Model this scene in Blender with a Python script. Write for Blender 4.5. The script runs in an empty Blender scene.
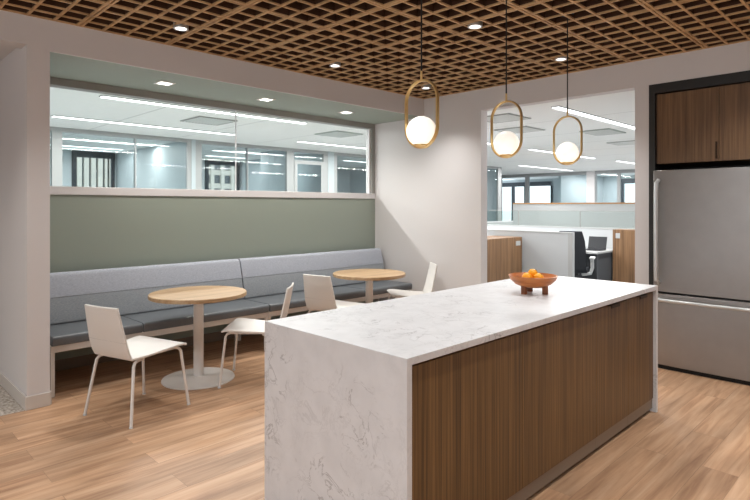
import bpy, bmesh, math, random
from mathutils import Vector, Matrix
random.seed(7)
C = bpy.context.scene.collection
S = bpy.context.scene
PI = math.pi

# ---------------------------------------------------------------- camera
TH = math.radians(45.26)
cd = bpy.data.cameras.new('camera'); cam = bpy.data.objects.new('camera', cd); C.objects.link(cam)
cam.location = (0, 0, 1.49)
cam.rotation_euler = (PI/2, 0, TH - PI/2)
cd.sensor_width = 36; cd.lens = 550/750*36
cd.shift_y = -44/750
cd.clip_start = .05; cd.clip_end = 300
S.camera = cam

# ---------------------------------------------------------------- light, sky, exposure
S.view_settings.view_transform = 'Standard'; S.view_settings.look = 'None'
S.view_settings.gamma = 1; S.view_settings.use_curve_mapping = False
S.view_settings.exposure = 0.1
w = bpy.data.worlds.new('world'); S.world = w; w.use_nodes = True
bg = w.node_tree.nodes['Background']
bg.inputs[0].default_value = (.9, .95, 1, 1); bg.inputs[1].default_value = 1.9

DOWN_W = 76      # kitchen downlights
SOFF_W = 50      # soffit downlights
STRIP_W = 95     # office strips
FILL_W = 42      # fill lamp added out of view behind the camera

def area(name, loc, rot, sx, sy, power, col):
    l = bpy.data.lights.new(name, 'AREA'); l.shape = 'RECTANGLE'; l.size = sx; l.size_y = sy
    l.energy = power; l.color = col
    o = bpy.data.objects.new(name, l); C.objects.link(o); o.location = loc; o.rotation_euler = rot
    return o
area('window_daylight', (-3.42, .4, 1.7), (0, -PI/2, 0), 1.8, 5.0, FILL_W, (1, .99, .98))  # unseen lamp added to fill the island end and front

# ---------------------------------------------------------------- materials
def lin(c):
    r = []
    for v in c:
        v /= 255
        r.append(v/12.92 if v <= .04045 else ((v+.055)/1.055)**2.4)
    return (*r, 1)
def mat(name, col, rough=.5, metal=0, spec=None, emit=None, es=0, noise=0, nscale=40, bump=0, aniso=0):
    m = bpy.data.materials.new(name); m.use_nodes = True
    nt = m.node_tree; b = nt.nodes['Principled BSDF']
    b.inputs['Base Color'].default_value = lin(col)
    b.inputs['Roughness'].default_value = rough; b.inputs['Metallic'].default_value = metal
    if spec is not None: b.inputs['Specular IOR Level'].default_value = spec
    if emit: b.inputs['Emission Color'].default_value = lin(emit); b.inputs['Emission Strength'].default_value = es
    if noise or bump:
        tc = nt.nodes.new('ShaderNodeTexCoord'); n = nt.nodes.new('ShaderNodeTexNoise')
        n.inputs['Scale'].default_value = nscale; n.inputs['Detail'].default_value = 5
        nt.links.new(tc.outputs['Object'], n.inputs['Vector'])
        if noise:
            mr = nt.nodes.new('ShaderNodeMapRange')
            mr.inputs[3].default_value = 1-noise; mr.inputs[4].default_value = 1+noise
            mr.inputs[1].default_value = .3; mr.inputs[2].default_value = .7
            nt.links.new(n.outputs[0], mr.inputs[0])
            mx = nt.nodes.new('ShaderNodeVectorMath'); mx.operation = 'SCALE'
            mx.inputs[0].default_value = lin(col)[:3]
            nt.links.new(mr.outputs[0], mx.inputs['Scale'])
            nt.links.new(mx.outputs[0], b.inputs['Base Color'])
        if bump:
            bp = nt.nodes.new('ShaderNodeBump'); bp.inputs['Strength'].default_value = bump; bp.inputs['Distance'].default_value = .002
            nt.links.new(n.outputs[0], bp.inputs['Height']); nt.links.new(bp.outputs[0], b.inputs['Normal'])
    return m

def wood(name, cols, scale, rough=.45, grain=1.0, offs=0):
    """streaky grain: scale = (x,y,z) noise frequency, low along the grain"""
    m = bpy.data.materials.new(name); m.use_nodes = True
    nt = m.node_tree; b = nt.nodes['Principled BSDF']; b.inputs['Roughness'].default_value = rough
    tc = nt.nodes.new('ShaderNodeTexCoord'); mp = nt.nodes.new('ShaderNodeMapping')
    mp.inputs['Scale'].default_value = scale; mp.inputs['Location'].default_value = (offs, offs, offs)
    nt.links.new(tc.outputs['Object'], mp.inputs[0])
    n = nt.nodes.new('ShaderNodeTexNoise'); n.inputs['Scale'].default_value = 1; n.inputs['Detail'].default_value = 6; n.inputs['Roughness'].default_value = .65
    nt.links.new(mp.outputs[0], n.inputs['Vector'])
    r = nt.nodes.new('ShaderNodeValToRGB'); e = r.color_ramp.elements
    e[0].position = .3; e[0].color = lin(cols[0]); e[1].position = .7; e[1].color = lin(cols[2])
    k = e.new(.5); k.color = lin(cols[1])
    nt.links.new(n.outputs[0], r.inputs[0]); nt.links.new(r.outputs[0], b.inputs['Base Color'])
    return m

def floor_wood():
    m = bpy.data.materials.new('oak_planks'); m.use_nodes = True
    nt = m.node_tree; N = nt.nodes; L = nt.links; b = N['Principled BSDF']
    b.inputs['Roughness'].default_value = .42; b.inputs['Specular IOR Level'].default_value = .35
    tc = N.new('ShaderNodeTexCoord')
    br = N.new('ShaderNodeTexBrick'); br.offset = .37; br.offset_frequency = 2
    br.inputs['Scale'].default_value = 1; br.inputs['Brick Width'].default_value = 1.35; br.inputs['Row Height'].default_value = .185
    br.inputs['Mortar Size'].default_value = .0012; br.inputs['Mortar Smooth'].default_value = .3; br.inputs['Bias'].default_value = 0
    br.inputs['Color1'].default_value = (0, 0, 0, 1); br.inputs['Color2'].default_value = (1, 1, 1, 1); br.inputs['Mortar'].default_value = (.5, .5, .5, 1)
    L.new(tc.outputs['Object'], br.inputs['Vector'])
    # shift the grain of each plank
    vm = N.new('ShaderNodeVectorMath'); vm.operation = 'MULTIPLY_ADD'
    L.new(br.outputs['Color'], vm.inputs[0]); vm.inputs[1].default_value = (7, 3, 5); L.new(tc.outputs['Object'], vm.inputs[2])
    mp = N.new('ShaderNodeMapping'); mp.inputs['Scale'].default_value = (1.3, 20, 1); L.new(vm.outputs[0], mp.inputs[0])
    n = N.new('ShaderNodeTexNoise'); n.inputs['Scale'].default_value = 1; n.inputs['Detail'].default_value = 7; n.inputs['Roughness'].default_value = .6; n.inputs['Distortion'].default_value = .6
    L.new(mp.outputs[0], n.inputs['Vector'])
    mp2 = N.new('ShaderNodeMapping'); mp2.inputs['Scale'].default_value = (1.3, 5, 1); L.new(vm.outputs[0], mp2.inputs[0])
    n2 = N.new('ShaderNodeTexNoise'); n2.inputs['Scale'].default_value = 1; n2.inputs['Detail'].default_value = 3; L.new(mp2.outputs[0], n2.inputs['Vector'])
    r = N.new('ShaderNodeValToRGB'); e = r.color_ramp.elements
    e[0].position = .28; e[0].color = lin((140, 103, 77)); e[1].position = .75; e[1].color = lin((200, 167, 138))
    k = e.new(.5); k.color = lin((180, 143, 112))
    L.new(n.outputs[0], r.inputs[0])
    # darker heartwood patches
    r2 = N.new('ShaderNodeMapRange'); r2.inputs[1].default_value = .3; r2.inputs[2].default_value = .62; r2.inputs[3].default_value = .76; r2.inputs[4].default_value = 1.08
    L.new(n2.outputs[0], r2.inputs[0])
    s = N.new('ShaderNodeSeparateColor'); L.new(br.outputs['Color'], s.inputs[0])
    r3 = N.new('ShaderNodeMapRange'); r3.inputs[3].default_value = .92; r3.inputs[4].default_value = 1.07; L.new(s.outputs[0], r3.inputs[0])
    mu = N.new('ShaderNodeMath'); mu.operation = 'MULTIPLY'; L.new(r2.outputs[0], mu.inputs[0]); L.new(r3.outputs[0], mu.inputs[1])
    mo = N.new('ShaderNodeMath'); mo.operation = 'MULTIPLY_ADD'; L.new(br.outputs['Fac'], mo.inputs[0]); mo.inputs[1].default_value = -.45; L.new(mu.outputs[0], mo.inputs[2])
    sc = N.new('ShaderNodeVectorMath'); sc.operation = 'SCALE'; L.new(r.outputs[0], sc.inputs[0]); L.new(mo.outputs[0], sc.inputs['Scale'])
    L.new(sc.outputs[0], b.inputs['Base Color'])
    return m

def quartz():
    m = bpy.data.materials.new('quartz'); m.use_nodes = True
    nt = m.node_tree; N = nt.nodes; L = nt.links; b = N['Principled BSDF']; b.inputs['Roughness'].default_value = .4
    tc = N.new('ShaderNodeTexCoord')
    def vein(scale, dist, w0, detail=6, loc=(0, 0, 0)):
        mp = N.new('ShaderNodeMapping'); mp.inputs['Location'].default_value = loc; L.new(tc.outputs['Object'], mp.inputs[0])
        n = N.new('ShaderNodeTexNoise'); n.inputs['Scale'].default_value = scale; n.inputs['Detail'].default_value = detail; n.inputs['Distortion'].default_value = dist; n.inputs['Roughness'].default_value = .62
        L.new(mp.outputs[0], n.inputs['Vector'])
        a = N.new('ShaderNodeMath'); a.operation = 'SUBTRACT'; a.inputs[1].default_value = .5; L.new(n.outputs[0], a.inputs[0])
        c = N.new('ShaderNodeMath'); c.operation = 'ABSOLUTE'; L.new(a.outputs[0], c.inputs[0])
        r = N.new('ShaderNodeMapRange'); r.inputs[1].default_value = 0; r.inputs[2].default_value = w0; r.inputs[3].default_value = 1; r.inputs[4].default_value = 0; L.new(c.outputs[0], r.inputs[0])
        return r
    def mask(scale, lo, hi, loc):
        mp = N.new('ShaderNodeMapping'); mp.inputs['Location'].default_value = loc; L.new(tc.outputs['Object'], mp.inputs[0])
        n = N.new('ShaderNodeTexNoise'); n.inputs['Scale'].default_value = scale; n.inputs['Detail'].default_value = 3; L.new(mp.outputs[0], n.inputs['Vector'])
        r = N.new('ShaderNodeMapRange'); r.inputs[1].default_value = lo; r.inputs[2].default_value = hi; L.new(n.outputs[0], r.inputs[0]); return r
    def mul(a, b_, k=1):
        x = N.new('ShaderNodeMath'); x.operation = 'MULTIPLY'; L.new(a.outputs[0], x.inputs[0]); L.new(b_.outputs[0], x.inputs[1])
        y = N.new('ShaderNodeMath'); y.operation = 'MULTIPLY'; y.inputs[1].default_value = k; L.new(x.outputs[0], y.inputs[0]); return y
    v1 = mul(vein(6.5, .8, .018, 9), mask(3.4, .48, .62, (3, 1, 2)), .62)
    v2 = mul(vein(9, .6, .03, 8, (5, 2, 1)), mask(3, .4, .65, (9, 4, 2)), .2)
    ad = N.new('ShaderNodeMath'); ad.operation = 'ADD'; ad.use_clamp = True; L.new(v1.outputs[0], ad.inputs[0]); L.new(v2.outputs[0], ad.inputs[1])
    cl = N.new('ShaderNodeTexNoise'); cl.inputs['Scale'].default_value = 9; cl.inputs['Detail'].default_value = 6; L.new(tc.outputs['Object'], cl.inputs['Vector'])
    r = N.new('ShaderNodeValToRGB'); e = r.color_ramp.elements
    e[0].position = .35; e[0].color = lin((213, 214, 217)); e[1].position = .6; e[1].color = lin((220, 221, 224)); L.new(cl.outputs[0], r.inputs[0])
    mx = N.new('ShaderNodeMix'); mx.data_type = 'RGBA'; L.new(ad.outputs[0], mx.inputs['Factor']); L.new(r.outputs[0], mx.inputs['A']); mx.inputs['B'].default_value = lin((118, 116, 118))
    L.new(mx.outputs['Result'], b.inputs['Base Color'])
    return m

def glass(name, tint=(1, 1, 1), refl=.08):
    m = bpy.data.materials.new(name); m.use_nodes = True
    nt = m.node_tree; nt.nodes.remove(nt.nodes['Principled BSDF'])
    t = nt.nodes.new('ShaderNodeBsdfTransparent'); t.inputs[0].default_value = (*tint, 1)
    g = nt.nodes.new('ShaderNodeBsdfGlossy'); g.inputs['Roughness'].default_value = .02
    lw = nt.nodes.new('ShaderNodeLayerWeight'); lw.inputs[0].default_value = .5
    p = nt.nodes.new('ShaderNodeMath'); p.operation = 'POWER'; p.inputs[1].default_value = 5; nt.links.new(lw.outputs['Facing'], p.inputs[0])
    f = nt.nodes.new('ShaderNodeMath'); f.operation = 'MULTIPLY_ADD'; f.inputs[1].default_value = .9; f.inputs[2].default_value = .03; nt.links.new(p.outputs[0], f.inputs[0])
    mx = nt.nodes.new('ShaderNodeMixShader')
    nt.links.new(f.outputs[0], mx.inputs[0]); nt.links.new(t.outputs[0], mx.inputs[1]); nt.links.new(g.outputs[0], mx.inputs[2])
    nt.links.new(mx.outputs[0], nt.nodes['Material Output'].inputs[0])
    return m

def fabric(name, c1, c2, scale=(60, 60, 400)):
    m = bpy.data.materials.new(name); m.use_nodes = True
    nt = m.node_tree; N = nt.nodes; L = nt.links; b = N['Principled BSDF']; b.inputs['Roughness'].default_value = .9
    b.inputs['Specular IOR Level'].default_value = .15
    tc = N.new('ShaderNodeTexCoord'); mp = N.new('ShaderNodeMapping'); mp.inputs['Scale'].default_value = scale; L.new(tc.outputs['Object'], mp.inputs[0])
    n = N.new('ShaderNodeTexNoise'); n.inputs['Scale'].default_value = 1; n.inputs['Detail'].default_value = 4; L.new(mp.outputs[0], n.inputs['Vector'])
    r = N.new('ShaderNodeValToRGB'); e = r.color_ramp.elements
    e[0].position = .35; e[0].color = lin(c1); e[1].position = .65; e[1].color = lin(c2)
    L.new(n.outputs[0], r.inputs[0]); L.new(r.outputs[0], b.inputs['Base Color'])
    return m

def tiles(name, base, line, w_, h_, gap=.004, rough=.9):
    m = bpy.data.materials.new(name); m.use_nodes = True
    nt = m.node_tree; N = nt.nodes; L = nt.links; b = N['Principled BSDF']; b.inputs['Roughness'].default_value = rough
    tc = N.new('ShaderNodeTexCoord'); br = N.new('ShaderNodeTexBrick'); br.offset = 0
    br.inputs['Scale'].default_value = 1; br.inputs['Brick Width'].default_value = w_; br.inputs['Row Height'].default_value = h_
    br.inputs['Mortar Size'].default_value = gap; br.inputs['Mortar Smooth'].default_value = 0
    br.inputs['Color1'].default_value = lin(base); br.inputs['Color2'].default_value = lin(base); br.inputs['Mortar'].default_value = lin(line)
    L.new(tc.outputs['Object'], br.inputs['Vector']); L.new(br.outputs['Color'], b.inputs['Base Color'])
    return m

M = {}
M['paint'] = mat('wall_paint', (216, 213, 213), .75, bump=.08, nscale=220)
M['green'] = mat('green_paint', (151, 161, 151), .6, bump=.08, nscale=220)
M['base'] = mat('baseboard_paint', (206, 200, 194), .4)
M['white'] = mat('white_coated_steel', (222, 218, 214), .35)
M['shell'] = mat('white_chair_shell', (226, 223, 219), .38)
M['floor'] = floor_wood()
M['quartz'] = quartz()
M['walnut'] = wood('walnut_laminate', ((60, 40, 22), (102, 75, 43), (140, 106, 66)), (70, 70, .7), .42)
M['walnut_up'] = wood('walnut_laminate_upper', ((78, 55, 33), (110, 81, 53), (136, 104, 71)), (45, 45, .9), .42, offs=3)
M['oak'] = wood('oak_tabletop', ((150, 120, 86), (178, 148, 112), (194, 166, 132)), (1.2, 22, 10), .4)
M['gable'] = wood('oak_laminate_gable', ((98, 72, 48), (130, 97, 67), (152, 119, 86)), (40, 40, .9), .5)
M['core'] = mat('dark_slat_core', (74, 48, 32), .8)  # slat sides coloured dark to stand for the shade between slats
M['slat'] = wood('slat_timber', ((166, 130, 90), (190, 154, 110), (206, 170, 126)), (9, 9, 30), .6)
M['plenum'] = mat('plenum_felt', (40, 26, 19), .95)
M['black'] = mat('black_metal', (22, 22, 23), .5)
M['blackliner'] = mat('black_alcove_liner', (34, 34, 33), .45)
M['steel'] = mat('stainless_steel', (156, 153, 151), .42, 1.0, noise=.03, nscale=8)
M['steel_handle'] = mat('steel_handle', (206, 209, 210), .42, .55)
M['darkgap'] = mat('dark_gasket', (14, 14, 15), .7)  # near-black stands in for shade in the gaps at floor level
M['brass'] = mat('brushed_brass', (236, 206, 146), .4, 1.0)
M['bronze'] = mat('dark_bronze', (58, 42, 30), .4, .7)
M['globe'] = mat('opal_glass', (250, 248, 244), .3, emit=(255, 247, 236), es=.7)
M['lens'] = mat('lamp_lens', (250, 250, 250), .4, emit=(255, 250, 242), es=5)
M['strip'] = mat('strip_lens', (250, 250, 250), .4, emit=(250, 252, 255), es=3)
M['chrome'] = mat('lamp_trim', (200, 200, 200), .3, .8)
M['band'] = fabric('light_heather_fabric', (160, 166, 178), (186, 191, 201))
M['midback'] = fabric('mid_grey_fabric', (138, 144, 150), (162, 167, 173))
M['vinyl'] = mat('charcoal_vinyl', (100, 105, 110), .36, noise=.05, nscale=30, bump=.1)
M['kick'] = mat('metal_toe_kick', (132, 120, 108), .4, .3)
M['bowl'] = wood('turned_red_wood', ((150, 82, 36), (190, 112, 56), (206, 132, 74)), (6, 6, 30), .35)
M['bowl_leg'] = wood('dark_red_wood', ((110, 58, 30), (140, 80, 44), (160, 94, 56)), (30, 30, 6), .45)
M['orange'] = mat('orange_peel', (252, 172, 14), .42, noise=.05, nscale=15, bump=.3)
M['stalk'] = mat('green_stalk', (80, 90, 40), .7)
M['carpet'] = fabric('corridor_carpet', (138, 128, 118), (204, 196, 186), (45, 45, 45))
M['ocarpet'] = fabric('office_carpet', (150, 151, 152), (180, 181, 182), (40, 40, 40))
M['otile'] = tiles('acoustic_tiles', (246, 247, 245), (196, 198, 196), 1.52, 60.0, .008)
M['opaint'] = mat('office_paint', (192, 200, 204), .8)
M['blue'] = mat('blue_grey_panel', (178, 188, 192), .5)
M['frame'] = mat('aluminium_frame', (164, 166, 166), .4, .15)
M['headframe'] = mat('grey_frame', (150, 150, 146), .5)
M['sill'] = mat('white_sill', (222, 220, 222), .45)
M['dframe'] = mat('dark_window_frame', (40, 48, 56), .5)
M['glass'] = glass('clear_glass', (.97, .985, .975))
M['oglass'] = glass('office_glass', (.9, .94, .95))
M['screen'] = glass('screen_glass', (.93, .965, .955))
M['panel'] = fabric('grey_panel_fabric', (192, 196, 198), (204, 208, 210), (200, 200, 200))
M['wpanel'] = mat('white_panel', (182, 184, 184), .5)
M['darkpanel'] = mat('charcoal_panel', (78, 80, 84), .8)
M['oakcap'] = mat('oak_cap', (176, 132, 84), .5)
M['task'] = fabric('charcoal_mesh', (44, 46, 50), (60, 62, 66), (200, 200, 200))
M['plastic'] = mat('light_grey_plastic', (206, 208, 208), .4)
M['laptopb'] = mat('dark_laptop', (40, 42, 46), .4)
M['concrete'] = mat('pale_stone', (192, 188, 180), .85, noise=.04, nscale=1)
M['tower_glass'] = mat('tower_window', (84, 90, 96), .2)
M['grille'] = mat('vent_metal', (228, 230, 228), .5)
M['grille_dark'] = mat('vent_shadow_metal', (170, 178, 172), .6)  # darker grey for the return grilles and the distant block

# ---------------------------------------------------------------- mesh helpers
class MB:
    def __init__(s): s.bm = bmesh.new()
    def box(s, x0, x1, y0, y1, z0, z1, mx=None):
        g = bmesh.ops.create_cube(s.bm, size=1)
        vs = g['verts']
        for v in vs:
            v.co = Vector(((x0+x1)/2 + v.co.x*(x1-x0), (y0+y1)/2 + v.co.y*(y1-y0), (z0+z1)/2 + v.co.z*(z1-z0)))
            if mx: v.co = mx @ v.co
        return s
    def cyl(s, c, r0, r1, h, seg=32, mx=None):
        g = bmesh.ops.create_cone(s.bm, cap_ends=True, segments=seg, radius1=r0, radius2=r1, depth=h)
        for v in g['verts']:
            v.co = v.co + Vector((c[0], c[1], c[2]+h/2))
            if mx: v.co = mx @ v.co
        return s
    def tube(s, pts, r, seg=10, closed=False):
        n = len(pts); P = [Vector(p) for p in pts]; rings = []
        prev = None
        for i, p in enumerate(P):
            if closed: d = P[(i+1) % n]-P[i-1]
            else: d = P[min(i+1, n-1)]-P[max(i-1, 0)]
            d.normalize()
            if prev is None:
                a = d.orthogonal().normalized()
            else:
                a = (prev - d*prev.dot(d)).normalized()
            prev = a; b = d.cross(a)
            rr = r[i] if isinstance(r, (list, tuple)) else r
            rings.append([s.bm.verts.new(p + (a*math.cos(2*PI*k/seg)+b*math.sin(2*PI*k/seg))*rr) for k in range(seg)])
        m = n if closed else n-1
        for i in range(m):
            A, B = rings[i], rings[(i+1) % n]
            for k in range(seg):
                s.bm.faces.new((A[k], A[(k+1) % seg], B[(k+1) % seg], B[k]))
        if not closed:
            s.bm.faces.new(rings[0][::-1]); s.bm.faces.new(rings[-1])
        return s
    def lathe(s, prof, c=(0, 0, 0), seg=48):
        rings = []
        for r, z in prof:
            if r < 1e-5: rings.append([s.bm.verts.new((c[0], c[1], c[2]+z))])
            else: rings.append([s.bm.verts.new((c[0]+r*math.cos(2*PI*k/seg), c[1]+r*math.sin(2*PI*k/seg), c[2]+z)) for k in range(seg)])
        for A, B in zip(rings, rings[1:]):
            for k in range(seg):
                q = (k+1) % seg
                if len(A) == 1 and len(B) == 1: continue
                if len(A) == 1: s.bm.faces.new((A[0], B[q], B[k]))
                elif len(B) == 1: s.bm.faces.new((A[k], A[q], B[0]))
                else: s.bm.faces.new((A[k], A[q], B[q], B[k]))
        return s
    def sphere(s, c, r, u=32, v=20):
        g = bmesh.ops.create_uvsphere(s.bm, u_segments=u, v_segments=v, radius=r)
        for x in g['verts']: x.co += Vector(c)
        return s
    def extrude_x(s, prof, x0, x1):
        """closed profile of (y,z) extruded along x"""
        A = [s.bm.verts.new((x0, y, z)) for y, z in prof]; B = [s.bm.verts.new((x1, y, z)) for y, z in prof]
        n = len(prof)
        for i in range(n): s.bm.faces.new((A[i], A[(i+1) % n], B[(i+1) % n], B[i]))
        s.bm.faces.new(A[::-1]); s.bm.faces.new(B)
        return s
    def sheet(s, rows, t):
        """grid of points (rows x cols) given thickness t along its normal"""
        R = [[Vector(p) for p in r] for r in rows]
        nr, nc = len(R), len(R[0]); top = []; bot = []
        for i in range(nr):
            a = []; b = []
            for j in range(nc):
                du = R[min(i+1, nr-1)][j]-R[max(i-1, 0)][j]; dv = R[i][min(j+1, nc-1)]-R[i][max(j-1, 0)]
                nn = du.cross(dv).normalized()
                a.append(s.bm.verts.new(R[i][j]+nn*t/2)); b.append(s.bm.verts.new(R[i][j]-nn*t/2))
            top.append(a); bot.append(b)
        f = s.bm.faces.new
        for i in range(nr-1):
            for j in range(nc-1):
                f((top[i][j], top[i+1][j], top[i+1][j+1], top[i][j+1])); f((bot[i][j], bot[i][j+1], bot[i+1][j+1], bot[i+1][j]))
        for i in range(nr-1):
            f((top[i][0], bot[i][0], bot[i+1][0], top[i+1][0])); f((top[i][-1], top[i+1][-1], bot[i+1][-1], bot[i][-1]))
        for j in range(nc-1):
            f((top[0][j], top[0][j+1], bot[0][j+1], bot[0][j])); f((top[-1][j], bot[-1][j], bot[-1][j+1], top[-1][j+1]))
        return s
    def build(s, name, m, parent=None, smooth=False, bevel=0, seg=2):
        bmesh.ops.recalc_face_normals(s.bm, faces=s.bm.faces)
        me = bpy.data.meshes.new(name); s.bm.to_mesh(me); s.bm.free()
        me.materials.append(m)
        o = bpy.data.objects.new(name, me); C.objects.link(o)
        if parent: o.parent = parent
        if smooth:
            for p in me.polygons: p.use_smooth = True
            es = me.attributes.new('sharp_edge', 'BOOLEAN', 'EDGE')
            bm = bmesh.new(); bm.from_mesh(me); bm.edges.ensure_lookup_table()
            es = me.attributes['sharp_edge']
            for i, e in enumerate(bm.edges):
                if len(e.link_faces) == 2 and e.calc_face_angle(0) > .7: es.data[i].value = True
            bm.free()
        if bevel:
            b = o.modifiers.new('bevel', 'BEVEL'); b.width = bevel; b.segments = seg; b.limit_method = 'ANGLE'; b.angle_limit = .7
        return o

def tag(o, label=None, cat=None, group=None, kind=None):
    if label: o['label'] = label
    if cat: o['category'] = cat
    if group: o['group'] = group
    if kind: o['kind'] = kind
    return o
def empty(name, loc=(0, 0, 0), rz=0, label=None, cat=None, group=None):
    o = bpy.data.objects.new(name, None); C.objects.link(o); o.location = loc; o.rotation_euler = (0, 0, rz); o.empty_display_size = .1
    return tag(o, label, cat, group)
def copy_tree(o, parent=None):
    c = o.copy(); C.objects.link(c)
    if parent: c.parent = parent
    for ch in [x for x in bpy.data.objects if x.parent == o]: copy_tree(ch, c)
    return c
def struct(name, mb, m, parent=None, **k):
    o = mb.build(name, m, parent, **k)
    if not parent: o['kind'] = 'structure'
    return o

# ---------------------------------------------------------------- setting: kitchen shell
BY = 4.64      # face of the left wall / beam
RX = 5.5       # face of the right wall
RY = 5.55      # back of the bench recess
CZ = 2.88      # underside of the timber grid
X0, Y0 = -3.5, -3.5

struct('floor', MB().box(X0-.1, RX+.14, Y0-.1, BY+.0, -.1, 0).box(1.02, RX+.14, BY, RY+.12, -.1, 0), M['floor'])
struct('floor', MB().box(-2.2, 1.02, BY, 9, -.1, .001), M['carpet'])

# the beam over the recess and over the corridor mouth, with the pier between
struct('wall_left', MB().box(1.02, 1.17, BY, RY+.12, 0, 3.1)                    # pier and wall running back
       .box(1.17, RX, BY, BY+.02, 2.65, 3.1)                                    # beam above recess
       .box(-2.0, 1.02, BY, BY+.16, 2.67, 3.1)                                  # lintel of corridor
       .box(X0, -2.0, BY, BY+.16, 0, 3.1), M['paint'])
struct('wall_corridor', MB().box(1.02, 1.17, RY+.12, 9, 0, 3.1).box(-2.2, -2.06, BY+.16, 9, 0, 3.1).box(-2.2, 1.17, 9, 9.1, 0, 3.1), M['paint'])
struct('ceiling', MB().box(-2.06, 1.02, BY+.16, 9, 2.711, 2.8), M['paint'])
# right wall with doorway to the office and alcove for the fridge
WT = .13
struct('wall_right', MB().box(RX, RX+WT, 3.76, RY+.12, 0, 3.1).box(RX, RX+WT, 1.998, 3.76, 2.63, 3.1)
       .box(RX, RX+WT, 1.87, 1.998, 0, 3.1).box(RX, RX+WT, .66, 1.87, 2.632, 3.1).box(RX, RX+WT, Y0, .66, 0, 3.1), M['paint'])
# unseen walls behind the camera; the opening is added to let sky light in
struct('wall_back', MB().box(X0-.12, X0, Y0, BY, 0, .75).box(X0-.12, X0, Y0, BY, 2.62, 3.1).box(X0-.12, X0, Y0, -2.1, .75, 2.62).box(X0-.12, X0, 2.9, BY, .75, 2.62), M['paint'])
struct('wall_front', MB().box(X0, RX, Y0-.12, Y0, 0, 3.1), M['paint'])

# bench recess: green wall, soffit, sill, glazing
struct('wall_recess', MB().box(1.17, RX, RY, RY+.12, 0, 1.59), M['green'])
struct('ceiling', MB().box(1.17, RX, BY+.02, RY+.12, 2.65, 2.75), M['green'])
win = empty('window_1'); win['kind'] = 'structure'
MB().box(1.17, RX, RY-.012, RY+.12, 1.592, 1.668).build('window_sill', M['sill'], win, bevel=.003)
MB().box(1.17, RX, RY, RY+.12, 2.58, 2.65).box(RX-.06, RX, RY, RY+.12, 1.668, 2.58).build('window_frame', M['headframe'], win, bevel=.002)
MB().box(RX-.085, RX-.06, RY+.03, RY+.09, 1.668, 2.58).build('window_bead', M['sill'], win)
MB().box(1.17, 3.304, RY+.055, RY+.065, 1.668, 2.58).build('pane', M['glass'], win)
MB().box(3.312, RX-.085, RY+.055, RY+.065, 1.668, 2.58).build('pane', M['glass'], win)
MB().box(3.304, 3.312, RY+.053, RY+.067, 1.668, 2.58).build('glass_joint', M['sill'], win)

# baseboards
struct('baseboard_left', MB().box(1.008, 1.17, BY-.012, BY, 0, .1).box(1.008, 1.02, BY, 9, 0, .1).box(1.17, 1.182, BY, RY, 0, .1), M['base'], bevel=.003)
struct('baseboard_right', MB().box(RX-.012, RX, 3.76, RY, 0, .1).box(RX-.012, RX, 1.87, 1.998, 0, .1).box(RX-.012, RX, Y0, .66, 0, .1), M['base'], bevel=.003)
struct('baseboard_recess', MB().box(1.182, RX-.012, RY-.012, RY, 0, .1), M['kick'], bevel=.003)

# timber egg-crate ceiling
T, SH = .018, .07
ceil = struct('ceiling', MB().box(X0, RX, Y0, BY, 3.04, 3.1), M['plenum'])
mb = MB()
def lines(lo, hi, ref, MOD):
    out = []
    k = math.floor((lo-ref)/MOD)-1
    while ref+k*MOD < hi+MOD:
        b = ref+k*MOD
        for d in (-.014, .014): out.append(b+d)
        for j in (1, 2, 3): out.append(b+j*MOD/4)
        k += 1
    return [v for v in out if lo+.012 < v < hi-.012]
mc = MB()
for x in lines(X0, RX, 2.754, .6925)+[RX-T/2-.001]:
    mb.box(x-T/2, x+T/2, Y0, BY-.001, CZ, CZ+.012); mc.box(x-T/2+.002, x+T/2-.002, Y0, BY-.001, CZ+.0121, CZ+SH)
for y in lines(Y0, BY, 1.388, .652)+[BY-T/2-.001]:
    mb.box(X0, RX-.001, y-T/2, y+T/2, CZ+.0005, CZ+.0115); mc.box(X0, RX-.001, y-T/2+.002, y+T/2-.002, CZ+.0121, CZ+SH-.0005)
mc.build('grid_core', M['core'], ceil)  # slat sides above the caps, shade put into their colour
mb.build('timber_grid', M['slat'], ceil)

# ---------------------------------------------------------------- downlights
def spot(name, loc, power, ang, blend, col, r, parent=None):
    l = bpy.data.lights.new(name, 'SPOT'); l.energy = power; l.spot_size = math.radians(ang); l.spot_blend = blend; l.color = col; l.shadow_soft_size = r
    o = bpy.data.objects.new(name, l); C.objects.link(o); o.location = loc
    if parent: o.parent = parent
    return o
WARM = (1, .98, .95)
def make_downlight():
    t = empty('downlight', label='round recessed ceiling downlight', cat='downlight', group='downlights in the timber grid')
    MB().lathe([(.042, -.012), (.056, -.012), (.058, .03), (.042, .03), (.042, -.012)]).build('trim_ring', M['chrome'], t, smooth=True)
    MB().cyl((0, 0, .0), .042, .042, .02).build('lens', M['lens'], t)
    spot('lamp', (0, 0, -.03), DOWN_W, 108, 1.0, WARM, .06, t)
    return t
dl = [(1.936, 4.094, 'round downlight in the timber grid near the left end of the beam'),
      (3.524, 4.114, 'round downlight in the timber grid above the soffit lights, left of the first pendant'),
      (3.519, 2.46, 'round downlight in the timber grid between first and second pendant cords'),
      (4.877, 2.44, 'round downlight in the timber grid just left of the third pendant cord'),
      (4.945, 4.144, 'round downlight in the timber grid seen inside the first pendant ring')]
first = None
for x, y, lb in dl:
    if first is None: o = first = make_downlight()
    else: o = copy_tree(first)
    o.location = (x, y, CZ-.003); o['label'] = lb
for x in (-1.5, .2, 1.936, 3.52, 4.9):
    for y in (-2.0, -.4, .9, 2.45, 4.1):
        if (x, y) in ((3.52, 2.45), (3.52, 4.1), (1.936, 4.1), (4.9, 2.45), (4.9, 4.1)): continue
        o = copy_tree(first); o.location = (x, y, CZ-.003); o['label'] = 'round ceiling downlight outside the picture'

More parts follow.
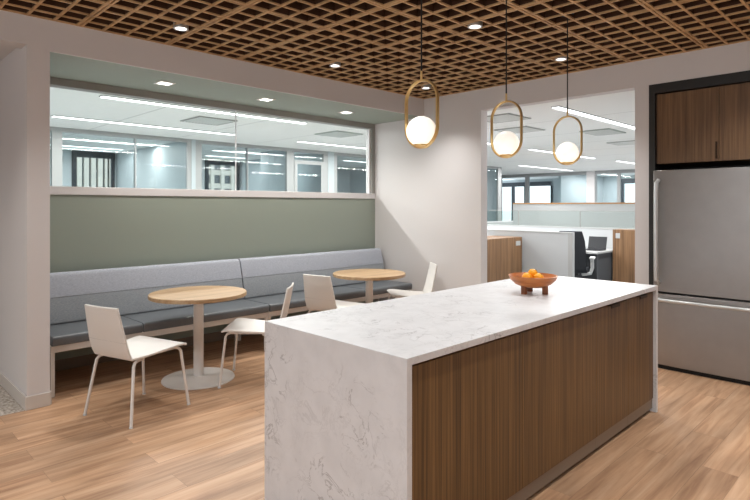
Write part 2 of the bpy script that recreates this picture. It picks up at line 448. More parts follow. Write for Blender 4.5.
def make_soffit():
    t = empty('square_downlight', label='square downlight', cat='downlight', group='square downlights in the green soffit')
    MB().box(-.075, .075, -.075, -.055, -.006, .01).box(-.075, .075, .055, .075, -.006, .01).box(-.075, -.055, -.055, .055, -.006, .01).box(.055, .075, -.055, .055, -.006, .01).build('trim_ring', M['white'], t)
    MB().box(-.055, .055, -.055, .055, -.003, .008).build('lens', M['lens'], t)
    spot('lamp', (0, 0, -.03), SOFF_W, 140, .9, (1, .95, .88), .05, t)
    return t
first = None
for x, lb in ((2.244, 'leftmost square downlight in the green soffit'), (3.37, 'middle square downlight in the green soffit'), (4.539, 'rightmost square downlight in the green soffit, near the corner')):
    if first is None: o = first = make_soffit()
    else: o = copy_tree(first)
    o.location = (x, 5.085, 2.65); o['label'] = lb
o = copy_tree(first); o.location = (-.5, 5.9, 2.71); o['label'] = 'square downlight in the corridor ceiling, outside the picture'

# ---------------------------------------------------------------- island
IX0, IX1, IY0, IY1, IZ = 1.545, 4.262, 1.388, 2.345, .914
ct = MB()
prof = [(IX0, 0), (IX0+.03, 0), (IX0+.03, IZ-.03), (IX1-.03, IZ-.03), (IX1-.03, 0), (IX1, 0), (IX1, IZ), (IX0, IZ)]
A = [ct.bm.verts.new((x, IY0, z)) for x, z in prof]; B = [ct.bm.verts.new((x, IY1, z)) for x, z in prof]
for i in range(8): ct.bm.faces.new((A[i], A[(i+1) % 8], B[(i+1) % 8], B[i]))
for V in (A, B):
    ct.bm.faces.new((V[0], V[1], V[2], V[7])); ct.bm.faces.new((V[2], V[3], V[6], V[7])); ct.bm.faces.new((V[3], V[4], V[5], V[6]))
tag(ct.build('island_countertop', M['quartz'], bevel=.002), 'white veined quartz waterfall countertop wrapping the top and both ends of the island', 'countertop')

FY = IY0+.022
def island_unit(x0, x1, label, pulls, seams):
    t = empty('island_cabinet', ((x0+x1)/2, (IY0+IY1)/2, 0), 0, label, 'cabinet', 'walnut cabinets under the island top')
    ox, oy = (x0+x1)/2, (IY0+IY1)/2
    MB().box(x0-ox+.001, x1-ox-.001, FY+.02-oy, IY1-.03-oy, .1, IZ-.0305).build('body', M['walnut'], t)
    xs = [x0]+seams+[x1]
    for a, b in zip(xs, xs[1:]):
        d = MB().box(a-ox+.0012, b-ox-.0012, FY-oy, FY+.019-oy, .1, IZ-.046).build('door_front', M['walnut'], t, bevel=.001)
        if pulls:
            m = (a+b)/2-ox
            MB().box(m-.065, m+.065, FY-.016-oy, FY+.016-oy, IZ-.046, IZ-.043).box(m-.065, m+.065, FY-.018-oy, FY-.015-oy, IZ-.062, IZ-.043).build('tab_pull', M['bronze'], d)
    MB().box(x0-ox+.001, x1-ox-.001, FY+.006-oy, FY+.018-oy, .028, .098).build('toe_kick', M['kick'], t)
    MB().box(x0-ox+.001, x1-ox-.001, FY+.05-oy, IY1-.05-oy, 0, .1).build('plinth', M['darkgap'], t)  # blackened to stand for the shaded recess under the toe kick
island_unit(IX0+.031, 3.27, 'long plain walnut island section beside the near waterfall end', False, [2.42])
island_unit(3.27, 3.765, 'walnut island pull-out with a dark tab pull, second from the far waterfall end', True, [])
island_unit(3.765, IX1-.031, 'walnut island pull-out with a dark tab pull, right beside the far waterfall end', True, [])

# fruit bowl
bw = empty('footed_bowl', (3.30, 1.847, IZ), 0, 'round reddish wooden bowl on stubby legs holding oranges on the island', 'bowl')
MB().lathe([(0, .042), (.07, .043), (.115, .062), (.145, .09), (.158, .118), (.152, .12), (.139, .100), (.112, .080), (.068, .067), (0, .065)], seg=64).build('bowl_body', M['bowl'], bw, smooth=True)
for k in range(3):
    a = math.radians(44+120*k)
    MB().cyl((.079*math.cos(a), .079*math.sin(a), 0), .019, .020, .056, 20).build('leg', M['bowl_leg'], bw, smooth=True)
first = None
for (dx, dy, dz, lb) in ((-0.0338, 0.0234, 0.1045, 'left orange in the wooden bowl'), (0.0025, -0.0410, 0.1045, 'right orange in the wooden bowl'), (0.0322, 0.0181, 0.1250, 'middle orange in the wooden bowl, peeking highest behind the other two')):
    if first is None:
        o = empty('orange', (0, 0, 0), 0, '', 'fruit', 'oranges in the bowl'); first = o
        f = MB().sphere((0, 0, 0), .0345, 24, 16)
        for v in f.bm.verts: v.co.z *= .93
        f.build('peel', M['orange'], o, smooth=True)
        MB().cyl((0, 0, .031), .004, .003, .004, 8).build('stem', M['stalk'], o)
    else: o = copy_tree(first)
    o['label'] = lb; o.location = (3.30+dx, 1.847+dy, IZ+dz-.002); o.rotation_euler = (random.random(), random.random(), 0)

# ---------------------------------------------------------------- pendants
def make_pendant():
    t = empty('pendant_lamp', label='', cat='pendant lamp', group='brass pendants over the island')
    zc, R, H = 0.0, .108, .372
    hh = H/2-R-.008
    pts = []
    for k in range(17): a = PI*k/16; pts.append((0, R*math.cos(a), hh+R*math.sin(a)))
    for k in range(17): a = PI+PI*k/16; pts.append((0, R*math.cos(a), -hh+R*math.sin(a)))
    # flat band: rounded-rectangle section, swept round the stadium
    n = len(pts); b = MB(); rings = []
    w_, th = .011, .0055
    for i in range(n):
        p = Vector(pts[i]); d = (Vector(pts[(i+1) % n])-Vector(pts[i-1])).normalized(); nn = d.cross(Vector((1, 0, 0)))
        rings.append([b.bm.verts.new(p+Vector((1, 0, 0))*u*w_+nn*v*th) for u, v in ((-1, -.6), (-.7, -1), (.7, -1), (1, -.6), (1, .6), (.7, 1), (-.7, 1), (-1, .6))])
    for i in range(n):
        A, B = rings[i], rings[(i+1) % n]
        for k in range(8): b.bm.faces.new((A[k], A[(k+1) % 8], B[(k+1) % 8], B[k]))
    b.build('ring', M['brass'], t, smooth=True)
    gz = -.186+.014+.080
    MB().sphere((0, 0, gz), .080, 40, 28).build('globe', M['globe'], t, smooth=True)
    MB().lathe([(0, -.186+.006), (.03, -.186+.006), (.046, -.186+.018), (.046, -.186+.024), (0, -.186+.024)], seg=32).build('globe_cup', M['brass'], t, smooth=True)
    MB().cyl((0, 0, .178), .007, .006, .05, 16).build('stem', M['brass'], t, smooth=True)
    MB().cyl((0, 0, .228), .0045, .0045, CZ-1.978-.228+.035, 8).build('cord', M['black'], t)
    MB().cyl((0, 0, CZ-1.978+.03), .045, .045, .022, 24).build('canopy', M['black'], t)
    return t
first = None
for x, y, lb in ((2.23, 1.9, 'brass stadium ring pendant with opal globe, nearest and leftmost of three'), (3.06, 1.9, 'brass stadium ring pendant with opal globe, middle of three'), (3.90, 1.9, 'brass stadium ring pendant with opal globe, farthest, in front of the office opening right side')):
    if first is None: o = first = make_pendant()
    else: o = copy_tree(first)
    o.location = (x, y, 1.978); o['label'] = lb

# ---------------------------------------------------------------- banquette
def prof_round(pts, r, n=4):
    out = []
    m = len(pts)
    for i in range(m):
        p = Vector(pts[i]); a = Vector(pts[i-1]); b = Vector(pts[(i+1) % m])
        rr = r[i] if isinstance(r, (list, tuple)) else r
        if rr <= 0: out.append(tuple(p)); continue
        u = (a-p).normalized(); v = (b-p).normalized()
        for k in range(n+1):
            t_ = k/n
            q = (p+u*rr)*(1-t_)**2 + p*2*t_*(1-t_) + (p+v*rr)*t_**2
            out.append(tuple(q))
    return out
def bench(x0, x1, seams, label):
    t = empty('banquette', (x0, 4.78, 0), 0, label, 'bench', 'upholstered wall benches')
    L = x1-x0; Y = lambda y: y-4.78
    xs = [x0]+seams+[x1]
    for a, b in zip(xs, xs[1:]):
        MB().extrude_x(prof_round([(Y(4.775), .40), (Y(4.765), .48), (Y(5.42), .475), (Y(5.42), .40)], [.012, .035, .01, .01]), a-x0+.003, b-x0-.003).build('seat_cushion', M['vinyl'], t, smooth=True, bevel=.012, seg=3)
    MB().extrude_x(prof_round([(Y(5.25), .477), (Y(5.30), .70), (Y(5.44), .70), (Y(5.44), .477)], [.02, .003, .003, .01]), .003, L-.003).build('lower_back_cushion', M['midback'], t, smooth=True, bevel=.003, seg=2)
    MB().extrude_x(prof_round([(Y(5.298), .701), (Y(5.355), .905), (Y(5.45), .905), (Y(5.45), .702)], [.003, .035, .035, .01]), .003, L-.003).build('upper_back_cushion', M['band'], t, smooth=True, bevel=.004, seg=2)
    MB().box(.01, L-.01, Y(5.452), Y(5.50), .35, .86).build('back_board', M['black'], t)
    MB().box(0, L, Y(4.80), Y(4.835), .345, .398).box(0, L, Y(5.38), Y(5.41), .345, .398).box(0, .04, Y(4.835), Y(5.38), .345, .398).box(L-.04, L, Y(4.835), Y(5.38), .345, .398).box(.04, L-.04, Y(4.84), Y(5.37), .375, .398).build('frame', M['white'], t, bevel=.003)
    for (lx, ly) in ((.0, Y(4.80)), (L-.03, Y(4.80)), (0, Y(5.38)), (L-.03, Y(5.38))):
        MB().box(lx, lx+.03, ly, ly+.03, 0, .345).build('leg', M['white'], t, bevel=.003)
bench(1.215, 3.205, [1.918], 'grey upholstered wall bench on white steel frame, left unit behind the nearer table')
bench(3.212, 5.42, [4.62], 'grey upholstered wall bench on white steel frame, right unit reaching the corner')

# ---------------------------------------------------------------- cafe tables
def make_table():
    t = empty('cafe_table', label='', cat='table', group='round cafe tables by the bench')
    R = .405
    MB().lathe([(0, .712), (R-.004, .712), (R, .716), (R, .741), (R-.004, .745), (0, .745)], seg=72).build('table_top', M['oak'], t, smooth=True)
    MB().box(-.09, .09, -.09, .09, .70, .711).build('mounting_plate', M['white'], t)
    MB().cyl((0, 0, .01), .042, .042, .692, 28).build('column', M['white'], t, smooth=True)
    MB().lathe([(0, 0), (.30, 0), (.303, .003), (.30, .011), (.1, .013), (.045, .03), (0, .03)], seg=64).build('base', M['white'], t, smooth=True)
    return t
ta = make_table(); ta.location = (2.26, 4.445, 0); ta['label'] = 'round oak cafe table on white disc pedestal, nearer one at the left bench'
tb = copy_tree(ta); tb.location = (4.27, 4.40, 0); tb['label'] = 'round oak cafe table on white pedestal, farther one near the corner'

# ---------------------------------------------------------------- chairs
def make_chair():
    t = empty('cafe_chair', label='', cat='chair', group='white cafe chairs')
    # seat pan: side profile x,z and half width
    n = 7
    def row(x, z, hw, dish=.0):
        return [(x, hw*(-1+2*k/(n-1)), z + dish*((-1+2*k/(n-1))**2)) for k in range(n)]
    seat = [row(-.205, .438, .198), row(-.175, .4365, .202, .003), row(-.08, .438, .215, .006), (row(.05, .450, .232, .006)), row(.15, .462, .243, .004), row(.205, .466, .246, .0), row(.235, .457, .244, 0)]
    MB().sheet(seat, .016).build('seat', M['shell'], t, smooth=True, bevel=.004)
    back = [row(-.203, .438, .198), row(-.219, .47, .198), row(-.236, .52, .197), row(-.246, .560, .196)]
    for k in range(1, 7):
        u = k/6; back.append([(-.247-.05*u + .012*(1-(-1+2*j/(n-1))**2)*-1*min(1, u*2), (.195-.022*u)*(-1+2*j/(n-1)), .563+.242*u) for j in range(n)])
    bk = MB().sheet(back, .016).build('backrest', M['shell'], t, smooth=True, bevel=.005)
    # crease line where shell folds
    MB().box(-.2545, -.2505, -.1945, .1945, .560, .5635).build('fold_line', M['headframe'], bk)
    for sx in (-1, 1):
        for sy in (-1, 1):
            xt = .185 if sx > 0 else -.17
            yo = 0 if sx > 0 else -.012
            zt = .447 if sx > 0 else .424
            pts = [(xt-.08*sx, sy*.17, zt-.004), (xt-.02*sx, sy*(.192+yo), zt-.006), (xt+.008*sx, sy*(.203+yo), zt-.014), (xt+.022*sx, sy*(.209+yo), zt-.034), (sx*.25, sy*.245, .004)]
            lg = MB().tube(pts, .0105, 10).build('leg', M['white'], t, smooth=True)
            MB().cyl((sx*.25, sy*.245, 0), .013, .012, .012, 12).build('glide', M['plastic'], lg)
    MB().box(-.17, .18, -.165, -.145, .422, .432).box(-.17, .18, .145, .165, .422, .432).box(-.02, .02, -.145, .145, .422, .432).build('seat_frame', M['white'], t)
    return t
spots = [(1.60, 4.075, 17, 'white cafe chair at the left of the nearer table, facing right'),
         (2.615, 4.10, 136, 'white cafe chair turned to the bench, between the nearer table and the island end'),
         (3.72, 4.34, 11, 'white cafe chair seen from behind, left of the farther table'),
         (4.87, 4.34, 142, 'white cafe chair at the right of the farther table, mostly hidden behind island')]
first = None
for x, y, a, lb in spots:
    if first is None: o = first = make_chair()
    else: o = copy_tree(first)
    o.location = (x, y, 0); o.rotation_euler = (0, 0, math.radians(a)); o['label'] = lb

# ---------------------------------------------------------------- fridge alcove
struct('trim_1', MB().box(RX-.004, 6.28, 1.815, 1.87, 0, 2.632).box(RX-.004, 6.28, .66, .715, 0, 2.632).box(RX-.004, 6.28, .715, 1.815, 2.545, 2.632).box(6.26, 6.28, .715, 1.815, 0, 2.545), M['blackliner'])
fr = empty('refrigerator', (5.40, 1.345, 0), 0, 'large stainless steel refrigerator with bottom freezer drawer in the black alcove', 'refrigerator')
MB().box(.07, .74, -.445, .445, .03, 1.80).build('body', M['blackliner'], fr)
def door_panel(z0, z1):
    n = 12; F = []
    pr = []
    for k in range(n+1):
        y = -.455+.91*k/n; u = y/.455
        pr.append((-.012*(1-u*u) + .006*(abs(u)**10), y))
    b = MB(); pts = pr+[(.062, .455), (.062, -.455)]
    A = [b.bm.verts.new((x, y, z0)) for x, y in pts]; B = [b.bm.verts.new((x, y, z1)) for x, y in pts]
    m = len(pts)
    for i in range(m): b.bm.faces.new((A[i], A[(i+1) % m], B[(i+1) % m], B[i]))
    b.bm.faces.new(A); b.bm.faces.new(B)
    return b
fd = door_panel(.708, 1.815).build('door', M['steel'], fr, smooth=True, bevel=.003)
MB().tube([(-.012, .405, .79), (-.065, .405, .815), (-.072, .407, .9), (-.075, .407, 1.2), (-.072, .407, 1.62), (-.065, .405, 1.70), (-.012, .405, 1.725)], .018, 12).build('handle', M['steel_handle'], fd, smooth=True)
fz = door_panel(.04, .690).build('freezer_drawer', M['steel'], fr, smooth=True, bevel=.003)
MB().tube([(.0, .405, .635), (-.045, .40, .637)] + [(-.05-.016*(1-(y/.4)**2), y, .637) for y in (.38, .28, .14, 0, -.14, -.28, -.38)] + [(-.045, -.40, .637), (0, -.405, .635)], .015, 12).build('handle', M['steel_handle'], fz, smooth=True)
MB().box(.02, .07, -.44, .44, .0, .04).build('toe_grille', M['darkgap'], fr)  # black strip painted as the shaded gap under the fridge

uc = empty('wall_cabinet', (5.53, 1.265, 1.885), 0, 'walnut double-door cabinet above the refrigerator', 'cabinet')
MB().box(.022, .70, -.55, .55, 0, .655).build('body', M['walnut_up'], uc)
for s_, a, b in ((1, .036, .547), (-1, -.547, .033)):
    d = MB().box(0, .02, a, b, .002, .652).build('door', M['walnut_up'], uc, bevel=.001)
    if s_ > 0: MB().box(-.022, -.012, .046, .058, .02, .17).box(-.012, 0, .047, .057, .03, .04).box(-.012, 0, .047, .057, .15, .16).build('handle', M['bronze'], d)

# ================================================================= office beyond
OZ = 2.75
struct('floor', MB().box(RX+.14, 24, -1, RY+.12, -.1, 0).box(1.17, 24, RY+.12, 14, -.1, 0), M['ocarpet'])
struct('ceiling', MB().box(RX+.13, 24, -1, RY+.12, OZ, OZ+.1).box(1.17, 24, RY+.12, 14, OZ, OZ+.1), M['otile'])
struct('wall_office', MB().box(6.3, 24, -1.1, -1, 0, OZ).box(RX+WT, 24, .5, .6, 0, OZ).box(1.17, 1.27, RY+.12, 14, 0, OZ), M['opaint'])

# window wall (exterior) of the offices on the left: sills, piers and dark frames
EY = 13.65
ww = struct('wall_far', MB().box(1.2, 3.88, EY, EY+.2, 0, OZ).box(4.80, 7.12, EY, EY+.2, 0, OZ).box(8.15, 15.9, EY, EY+.2, 0, OZ).box(3.88, 4.80, EY, EY+.2, 0, .4).box(7.12, 8.15, EY, EY+.2, 0, .4), M['opaint'])
for i, (a, b) in enumerate(((3.88, 4.80), (7.12, 8.15))):
    wn = empty('window_%d' % (i+2)); wn['kind'] = 'structure'
    MB().box(a, b, EY-.06, EY, OZ-.15, OZ).box(a, a+.09, EY-.04, EY+.02, .4, OZ-.15).box(b-.08, b, EY-.04, EY+.02, .4, OZ-.15).box(a, b, EY-.04, EY+.02, .4, .46).build('window_frame', M['dframe'], wn)
    MB().box(a+.09, b-.08, EY+.03, EY+.04, .46, OZ-.15).build('pane', M['glass'], wn)

# glazed office fronts, left side (plane Y = 9.8)
PY = 9.8
def front(n, pieces, x0, x1):
    wn = empty('window_%d' % n); wn['kind'] = 'structure'
    f = MB(); f.box(x0, x1, PY, PY+.08, OZ-.07, OZ-.001).box(x0, x1, PY, PY+.08, 0, .1)
    for p in pieces: f.box(p[0], p[1], PY, PY+.08, .1, OZ-.07)
    f.build('window_frame', M['frame'], wn, bevel=.002)
    xs = [x0]+[v for p in pieces for v in p]+[x1]
    for k in range(0, len(xs), 2):
        if xs[k+1]-xs[k] > .05: MB().box(xs[k], xs[k+1], PY+.035, PY+.045, .1, OZ-.07).build('pane', M['oglass'], wn)
front(4, [(1.3, 1.4), (2.50, 2.65), (3.80, 3.82), (4.76, 4.84)], 1.3, 4.84)
front(5, [(4.92, 5.05), (6.05, 6.07), (7.03, 7.22), (8.05, 8.18)], 4.92, 8.18)
front(6, [(8.36, 8.46), (10.6, 10.63), (12.3, 12.45), (14.1, 14.13), (15.3, 15.5)], 8.36, 15.5)
MB_ = MB().box(7.22, 7.30, PY-.012, PY, .1, 2.5).box(7.97, 8.05, PY-.012, PY, .1, 2.5).box(7.30, 7.97, PY-.012, PY, 2.42, 2.5).box(7.30, 7.97, PY-.012, PY, .1, .3)
dr = struct('door_1', MB_, M['frame'])
MB().box(7.30, 7.97, PY-.008, PY-.002, .3, 2.42).build('pane', M['oglass'], dr)
struct('wall_demising', MB().box(4.84, 4.92, PY-.01, EY, 0, OZ).box(8.18, 8.36, PY-.01, EY, 0, OZ).box(7.15, 7.2, PY+.08, PY+1.2, 0, OZ).box(12.35, 12.45, PY+.08, EY, 0, OZ).box(15.42, 15.5, PY+.08, EY, 0, OZ), M['blue'])

# far office fronts on the right side (plane X = 19.5), exterior plane X = 23.5
FX = 19.5
def py(px, x):
    q = (px-375)/550; d = x/(math.cos(TH)+q*math.sin(TH)); return d*(math.sin(TH)-q*math.cos(TH))
wn = empty('window_7'); wn['kind'] = 'structure'
f = MB().box(FX, FX+.1, 2, 14, OZ-.12, OZ-.001).box(FX, FX+.1, 2, 14, 0, .1)
for a, b in ((498, 501), (525, 528.5), (617, 620)): f.box(FX, FX+.1, py(b, FX), py(a, FX), .1, OZ-.12)
f.build('window_frame', M['frame'], wn)
for a, b in ((489, 498), (501, 525), (528.5, 587), (595, 617), (620, 640)):
    MB().box(FX+.04, FX+.05, py(b, FX), py(a, FX), .1, OZ-.12).build('pane', M['oglass'], wn)
struct('wall_far', MB().box(FX-.05, FX+.2, py(595, FX), py(587, FX), 0, OZ).box(FX-.05, FX+.2, py(489, FX), 14, 0, OZ).box(FX-.05, FX+.2, 1, py(640, FX), 0, OZ), M['paint'])
EX = 23.5
ext = [(500, 513), (514, 526), (528, 551.5), (623, 645)]
f = MB().box(EX, EX+.2, 0, 15, 2.6, OZ).box(EX, EX+.2, 0, 15, 0, .3)
cuts = [0, py(645, EX), py(623, EX), py(551.5, EX), py(500, EX), 15]
f.box(EX, EX+.2, 0, py(645, EX), .3, 2.6).box(EX, EX+.2, py(623, EX), py(551.5, EX), .3, 2.6).box(EX, EX+.2, py(500, EX), 15, .3, 2.6)
struct('wall_far', f, M['blue'])
wn = empty('window_8'); wn['kind'] = 'structure'
f = MB()
f.box(EX-.05, EX, py(551.5, EX), py(500, EX), 2.42, 2.62).box(EX-.05, EX, py(645, EX), py(619.5, EX), 2.42, 2.62)
for a, b in ((512, 515), (524.5, 528), (551, 552.5), (619.5, 624)): f.box(EX-.05, EX, py(b, EX), py(a, EX), .3, 2.42)
f.build('window_frame', M['dframe'], wn)
MB().box(EX+.05, EX+.06, py(551.5, EX), py(500, EX), .3, 2.42).build('pane', M['glass'], wn)
MB().box(EX+.05, EX+.06, py(645, EX), py(623, EX), .3, 2.42).build('pane', M['glass'], wn)
struct('wall_partition', MB().box(FX+.2, EX, py(556, FX)-.1, py(556, FX), 0, OZ).box(15.5, FX, 13.9, 14, 0, OZ), M['blue'])

# office strip lights
def strip(x0, x1, y, z, label, group='linear office lights', power=None, depth=.03):
    t = empty('linear_light', ((x0+x1)/2, y, z), 0, label, 'light fixture', group)
    L = (x1-x0)/2
    MB().box(-L-.01, L+.01, -.055, .055, -.012, .0).build('housing', M['frame'], t)
    MB().box(-L, L, -.045, .045, -.02, -.0125).build('diffuser', M['strip'], t)
    l = bpy.data.lights.new('tube', 'AREA'); l.shape = 'RECTANGLE'; l.size = x1-x0; l.size_y = .1; l.energy = (STRIP_W if power is None else power)*(x1-x0)/3; l.color = (1, .985, .97)
    o = bpy.data.objects.new('tube', l); C.objects.link(o); o.parent = t; o.location = (0, 0, -.03)
strip(2.2, 5.1, 6.65, OZ, 'long white linear ceiling light nearest the recess glazing')
strip(2.2, 5.02, 8.58, OZ, 'second white linear ceiling light behind the glazing, on the left')
strip(6.44, 9.4, 8.6, OZ, 'white linear ceiling light behind the right end of the glazing')
strip(6.51, 9.5, 3.33, OZ, 'brightest linear light through the office opening, upper right')
strip(10.95, 14.2, 6.2, OZ, 'linear light through the office opening, crossed by third pendant')
strip(15.1, 18.6, 8.9, OZ, 'farthest low linear light between the second and third pendants')
strip(15.5, 18.6, 6.1, OZ, 'short linear light at right edge of office opening')
strip(6.5, 9.5, 6.2, OZ, 'linear light at the left edge of office opening behind the second pendant')
strip(11, 14, 2.2, OZ, 'linear office light outside the opening')
strip(3.0, 4.75, 11.3, OZ, 'nearer linear light inside the left glazed office', 'linear lights in the glazed offices', 58)
strip(3.0, 4.6, 12.6, OZ, 'farther linear light inside the left glazed office', 'linear lights in the glazed offices', 42)
strip(6.1, 7.9, 11.3, OZ, 'nearer linear light inside the middle glazed office', 'linear lights in the glazed offices', 58)
strip(6.6, 7.7, 12.6, OZ, 'farther linear light inside the middle glazed office', 'linear lights in the glazed offices', 42)
strip(10.0, 11.8, 11.3, OZ, 'linear light inside the right glazed office, above the corner', 'linear lights in the glazed offices', 58)
strip(12.9, 15, 11.3, OZ, 'linear light inside the glazed office at left edge of the opening', 'linear lights in the glazed offices', 40)  # lamp added to brighten this otherwise dark office
strip(20.2, 23, 5.5, OZ, 'linear light in the far office', 'linear lights in the glazed offices', 85)
strip(20.2, 23, 9.0, OZ, 'linear light in the far window office', 'linear lights in the glazed offices', 85)

# ceiling grilles
def grille(x, y, label, dark=False, w_=.3, d_=.3):
    t = empty('ceiling_vent', (x, y, OZ), 0, label, 'vent', 'ceiling vents')
    MB().box(-w_, w_, -d_, d_, -.008, 0).build('backing', M['grille_dark'] if dark else M['grille'], t)
    f = MB().box(-w_, w_, -d_, -d_+.02, -.018, -.0085).box(-w_, w_, d_-.02, d_, -.018, -.0085).box(-w_, -w_+.02, -d_+.02, d_-.02, -.018, -.0085).box(w_-.02, w_, -d_+.02, d_-.02, -.018, -.0085)
    f.build('frame', M['headframe'] if not dark else M['grille_dark'], t)
    s = MB()
    k = -w_+.05
    while k < w_-.03: s.box(k, k+.012, -d_+.02, d_-.02, -.02, -.0085); k += .05
    s.build('slats', M['grille'], t)
grille(3.95, 7.45, 'square ceiling vent between the two left linear lights')
grille(6.3, 7.25, 'grey return grille left of the third linear light', True)
grille(6.80, 4.3, 'square vent seen inside the second pendant ring')
grille(8.05, 4.75, 'square vent just above the second pendant globe')
grille(9.3, 3.9, 'grey grille at the right edge of the office opening', True, .35, .25)
grille(11.2, 4.2, 'vent to the right of the third pendant')

# ---------------------------------------------------------------- cubicles
def thing(mb, name, m, label, cat, group=None, **k): return tag(mb.build(name, m, **k), label, cat, group)
# near grey fabric partition
t = empty('cubicle_partition', (7.79, 4.95, 0), 0, 'light grey fabric cubicle partition with a white end post, directly behind the bowl', 'partition')
MB().box(-.03, .03, -1.18, 1.5, .03, 1.085).build('fabric_panel', M['panel'], t)
MB().box(-.035, .035, -1.25, -1.18, 0, 1.1).build('end_post', M['wpanel'], t, bevel=.003)
MB().box(-.035, .035, -1.18, 1.5, 1.085, 1.1).build('top_cap', M['wpanel'], t)
# wood credenza, left
t = empty('credenza', (7.15, 4.8, 0), 0, 'oak fronted low storage cabinet at the left side of office opening', 'cabinet', 'oak gable cabinets')
MB().box(-.62, .585, -.28, .27, 0, 1.005).build('body', M['gable'], t, bevel=.002)
MB().box(.40, .53, -.288, -.28, .875, .945).build('name_plate', M['wpanel'], t, bevel=.002)
# second row: white panel, glass screens
t = empty('cubicle_partition', (9.62, 5.4, 0), 0, 'white cubicle partition with frosted glass screens behind the desk', 'partition')
MB().box(-.03, .03, -2.0, 2.3, .03, 1.085).build('panel', M['panel'], t)
MB().box(-.035, .035, -2.0, 2.3, 1.085, 1.11).build('top_cap', M['wpanel'], t)
for a, b in ((-2.0, -.95), (-.94, .3), (.31, 1.5)):
    MB().box(-.006, .006, a, b, 1.11, 1.395).build('glass_screen', M['screen'], t)
    MB().box(-.008, .008, b-.012, b, 1.111, 1.396).box(-.008, .008, a, b-.012, 1.3955, 1.402).build('screen_edge', M['headframe'], t)
# tall wall with oak cap
t = empty('tall_partition', (12.05, 5.6, 0), 0, 'tall white office partition topped by a thin oak cap', 'partition')
MB().box(-.05, .05, -2.9, 1.66, 0, 1.535).build('panel', M['wpanel'], t)
MB().box(-.06, .06, -2.9, 1.66, 1.535, 1.565).build('oak_cap', M['oakcap'], t)
# low white cabinets behind at left
t = empty('low_partition', (10.2, 8.0, 0), 0, 'low white partition run seen above the oak cabinet at left', 'partition')
MB().box(-1.2, 4.0, -.04, .04, 0, 1.06).build('panel', M['wpanel'], t)
MB().box(-1.2, 4.0, -.05, .05, 1.06, 1.09).build('top_cap', M['sill'], t)
MB().box(-1.2, 4.0, -.006, .006, 1.09, 1.35).build('glass_screen', M['screen'], t)
# right gable storage
t = empty('storage_tower', (9.42, 3.54, 0), 0, 'oak end cabinet with small white plate, right side of office opening', 'cabinet', 'oak gable cabinets')
MB().box(-.16, .16, -.19, .18, 0, 1.1).build('body', M['gable'], t, bevel=.002)
MB().box(-.168, -.16, .06, .13, .955, 1.04).build('name_plate', M['wpanel'], t, bevel=.002)
# desk
t = empty('office_desk', (9.1, 4.6, 0), 0, 'white topped office desk with charcoal modesty panel under the laptop', 'desk')
MB().box(-.42, .48, -.87, 1.5, .72, .75).build('desk_top', M['wpanel'], t, bevel=.003)
MB().box(.2, .22, -.85, 1.48, .05, .72).build('modesty_panel', M['darkpanel'], t)
MB().box(-.38, .2, -.85, -.82, 0, .72).build('side_panel', M['darkpanel'], t)
# laptop
t = empty('laptop', (9.12, 3.97, .75), 0, 'dark open laptop on the white office desk', 'laptop')
MB().box(-.14, .1, -.155, .155, 0, .016).build('keyboard_base', M['laptopb'], t, bevel=.003)
MB().box(-.005, .005, -.155, .155, 0, .215, Matrix.Translation((.1, 0, .012)) @ Matrix.Rotation(.25, 4, 'Y')).build('screen', M['laptopb'], t, bevel=.002)
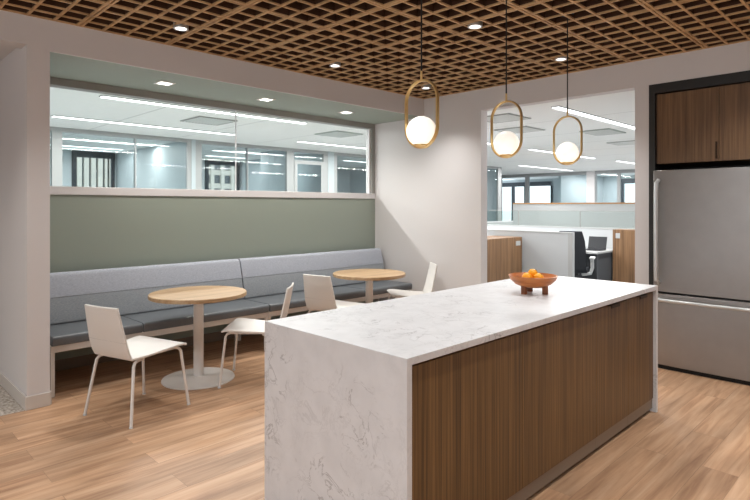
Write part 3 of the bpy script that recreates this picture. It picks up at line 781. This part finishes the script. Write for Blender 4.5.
# task chair
t = empty('task_chair', (8.42, 4.02, 0), math.radians(20), 'charcoal office task chair with pale grey armrest frame', 'chair')
bk = [[(-.20-.06*((z-.5)/.6)-.03*(1-(u)**2), .22*u*(1-.25*max(0, (z-.9))/.2), z) for u in (-1, -.6, -.2, .2, .6, 1)] for z in (.5, .65, .8, .95, 1.06, 1.10)]
MB().sheet(bk, .03).build('backrest', M['task'], t, smooth=True, bevel=.008)
st = [[(x, .24*u, .47+.012*u*u-(.02 if x > .22 else 0)) for u in (-1, -.5, 0, .5, 1)] for x in (-.2, -.05, .1, .2, .26)]
MB().sheet(st, .06).build('seat', M['task'], t, smooth=True, bevel=.015)
MB().tube([(-.23, 0, .9), (-.28, 0, .7), (-.24, 0, .5), (-.1, 0, .42)], .022).build('back_support', M['plastic'], t, smooth=True)
for s_ in (-1, 1):
    MB().tube([(-.1, s_*.16, .42), (-.02, s_*.27, .43), (-.02, s_*.30, .52), (-.06, s_*.3, .66)], .028).build('arm_post', M['plastic'], t, smooth=True)
    MB().box(-.14, .13, s_*.3-.04, s_*.3+.04, .66, .69).build('arm_pad', M['plastic'], t, bevel=.012)
MB().cyl((0, 0, .12), .025, .025, .32).build('gas_post', M['black'], t, smooth=True)
MB().box(-.12, .12, -.1, .1, .40, .44).build('mechanism', M['black'], t, bevel=.01)
for k in range(5):
    a = 2*PI*k/5
    lg = MB().tube([(.02*math.cos(a), .02*math.sin(a), .13), (.2*math.cos(a), .2*math.sin(a), .1), (.3*math.cos(a), .3*math.sin(a), .075)], [.022, .018, .013]).build('base_leg', M['plastic'], t, smooth=True)
    MB().cyl((0, 0, -.012), .03, .03, .024, 16, Matrix.Translation((.3*math.cos(a), .3*math.sin(a), .03)) @ Matrix.Rotation(a, 4, 'Z') @ Matrix.Rotation(PI/2, 4, 'X')).build('caster', M['black'], lg, smooth=True)

# ---------------------------------------------------------------- buildings outside
def tower(x0, x1, y, z0, z1, bay, pier, floorh, band, label, name='office_tower'):
    t = empty(name, ((x0+x1)/2, y, 0), 0, label, 'building')
    cx = (x0+x1)/2
    MB().box(x0-cx, x1-cx, .3, 14, z0, z1).build('wall', M['tower_glass'], t)
    f = MB(); x = x0
    while x < x1: f.box(x-cx, min(x+pier, x1)-cx, -.1, .3, z0, z1); x += bay
    f.build('piers', M['concrete'], t)
    f = MB(); z = z0
    while z < z1: f.box(x0-cx, x1-cx, .05, .3, z, z+band); z += floorh
    f.build('spandrels', M['concrete'], t)
tower(16.2, 20.4, 60, -6, 30, .66, .44, 40, .5, 'pale tower of close vertical piers seen through the left office window')
tower(20.6, 24.5, 60, -6, 30, 1.5, .45, 1.5, .6, 'pale tower with grey windows just right of the piered tower')
tower(28.0, 40, 60, -6, 30, 1.35, .42, 1.6, .6, 'pale stone building with a grid of grey windows seen through the middle office')
t = empty('distant_block', (80, 35, 0), 0, 'grey building low in the far office windows', 'building')
MB().box(0, 10, -12.4, 8.5, -6, 1.9).build('wall', M['grille_dark'], t)
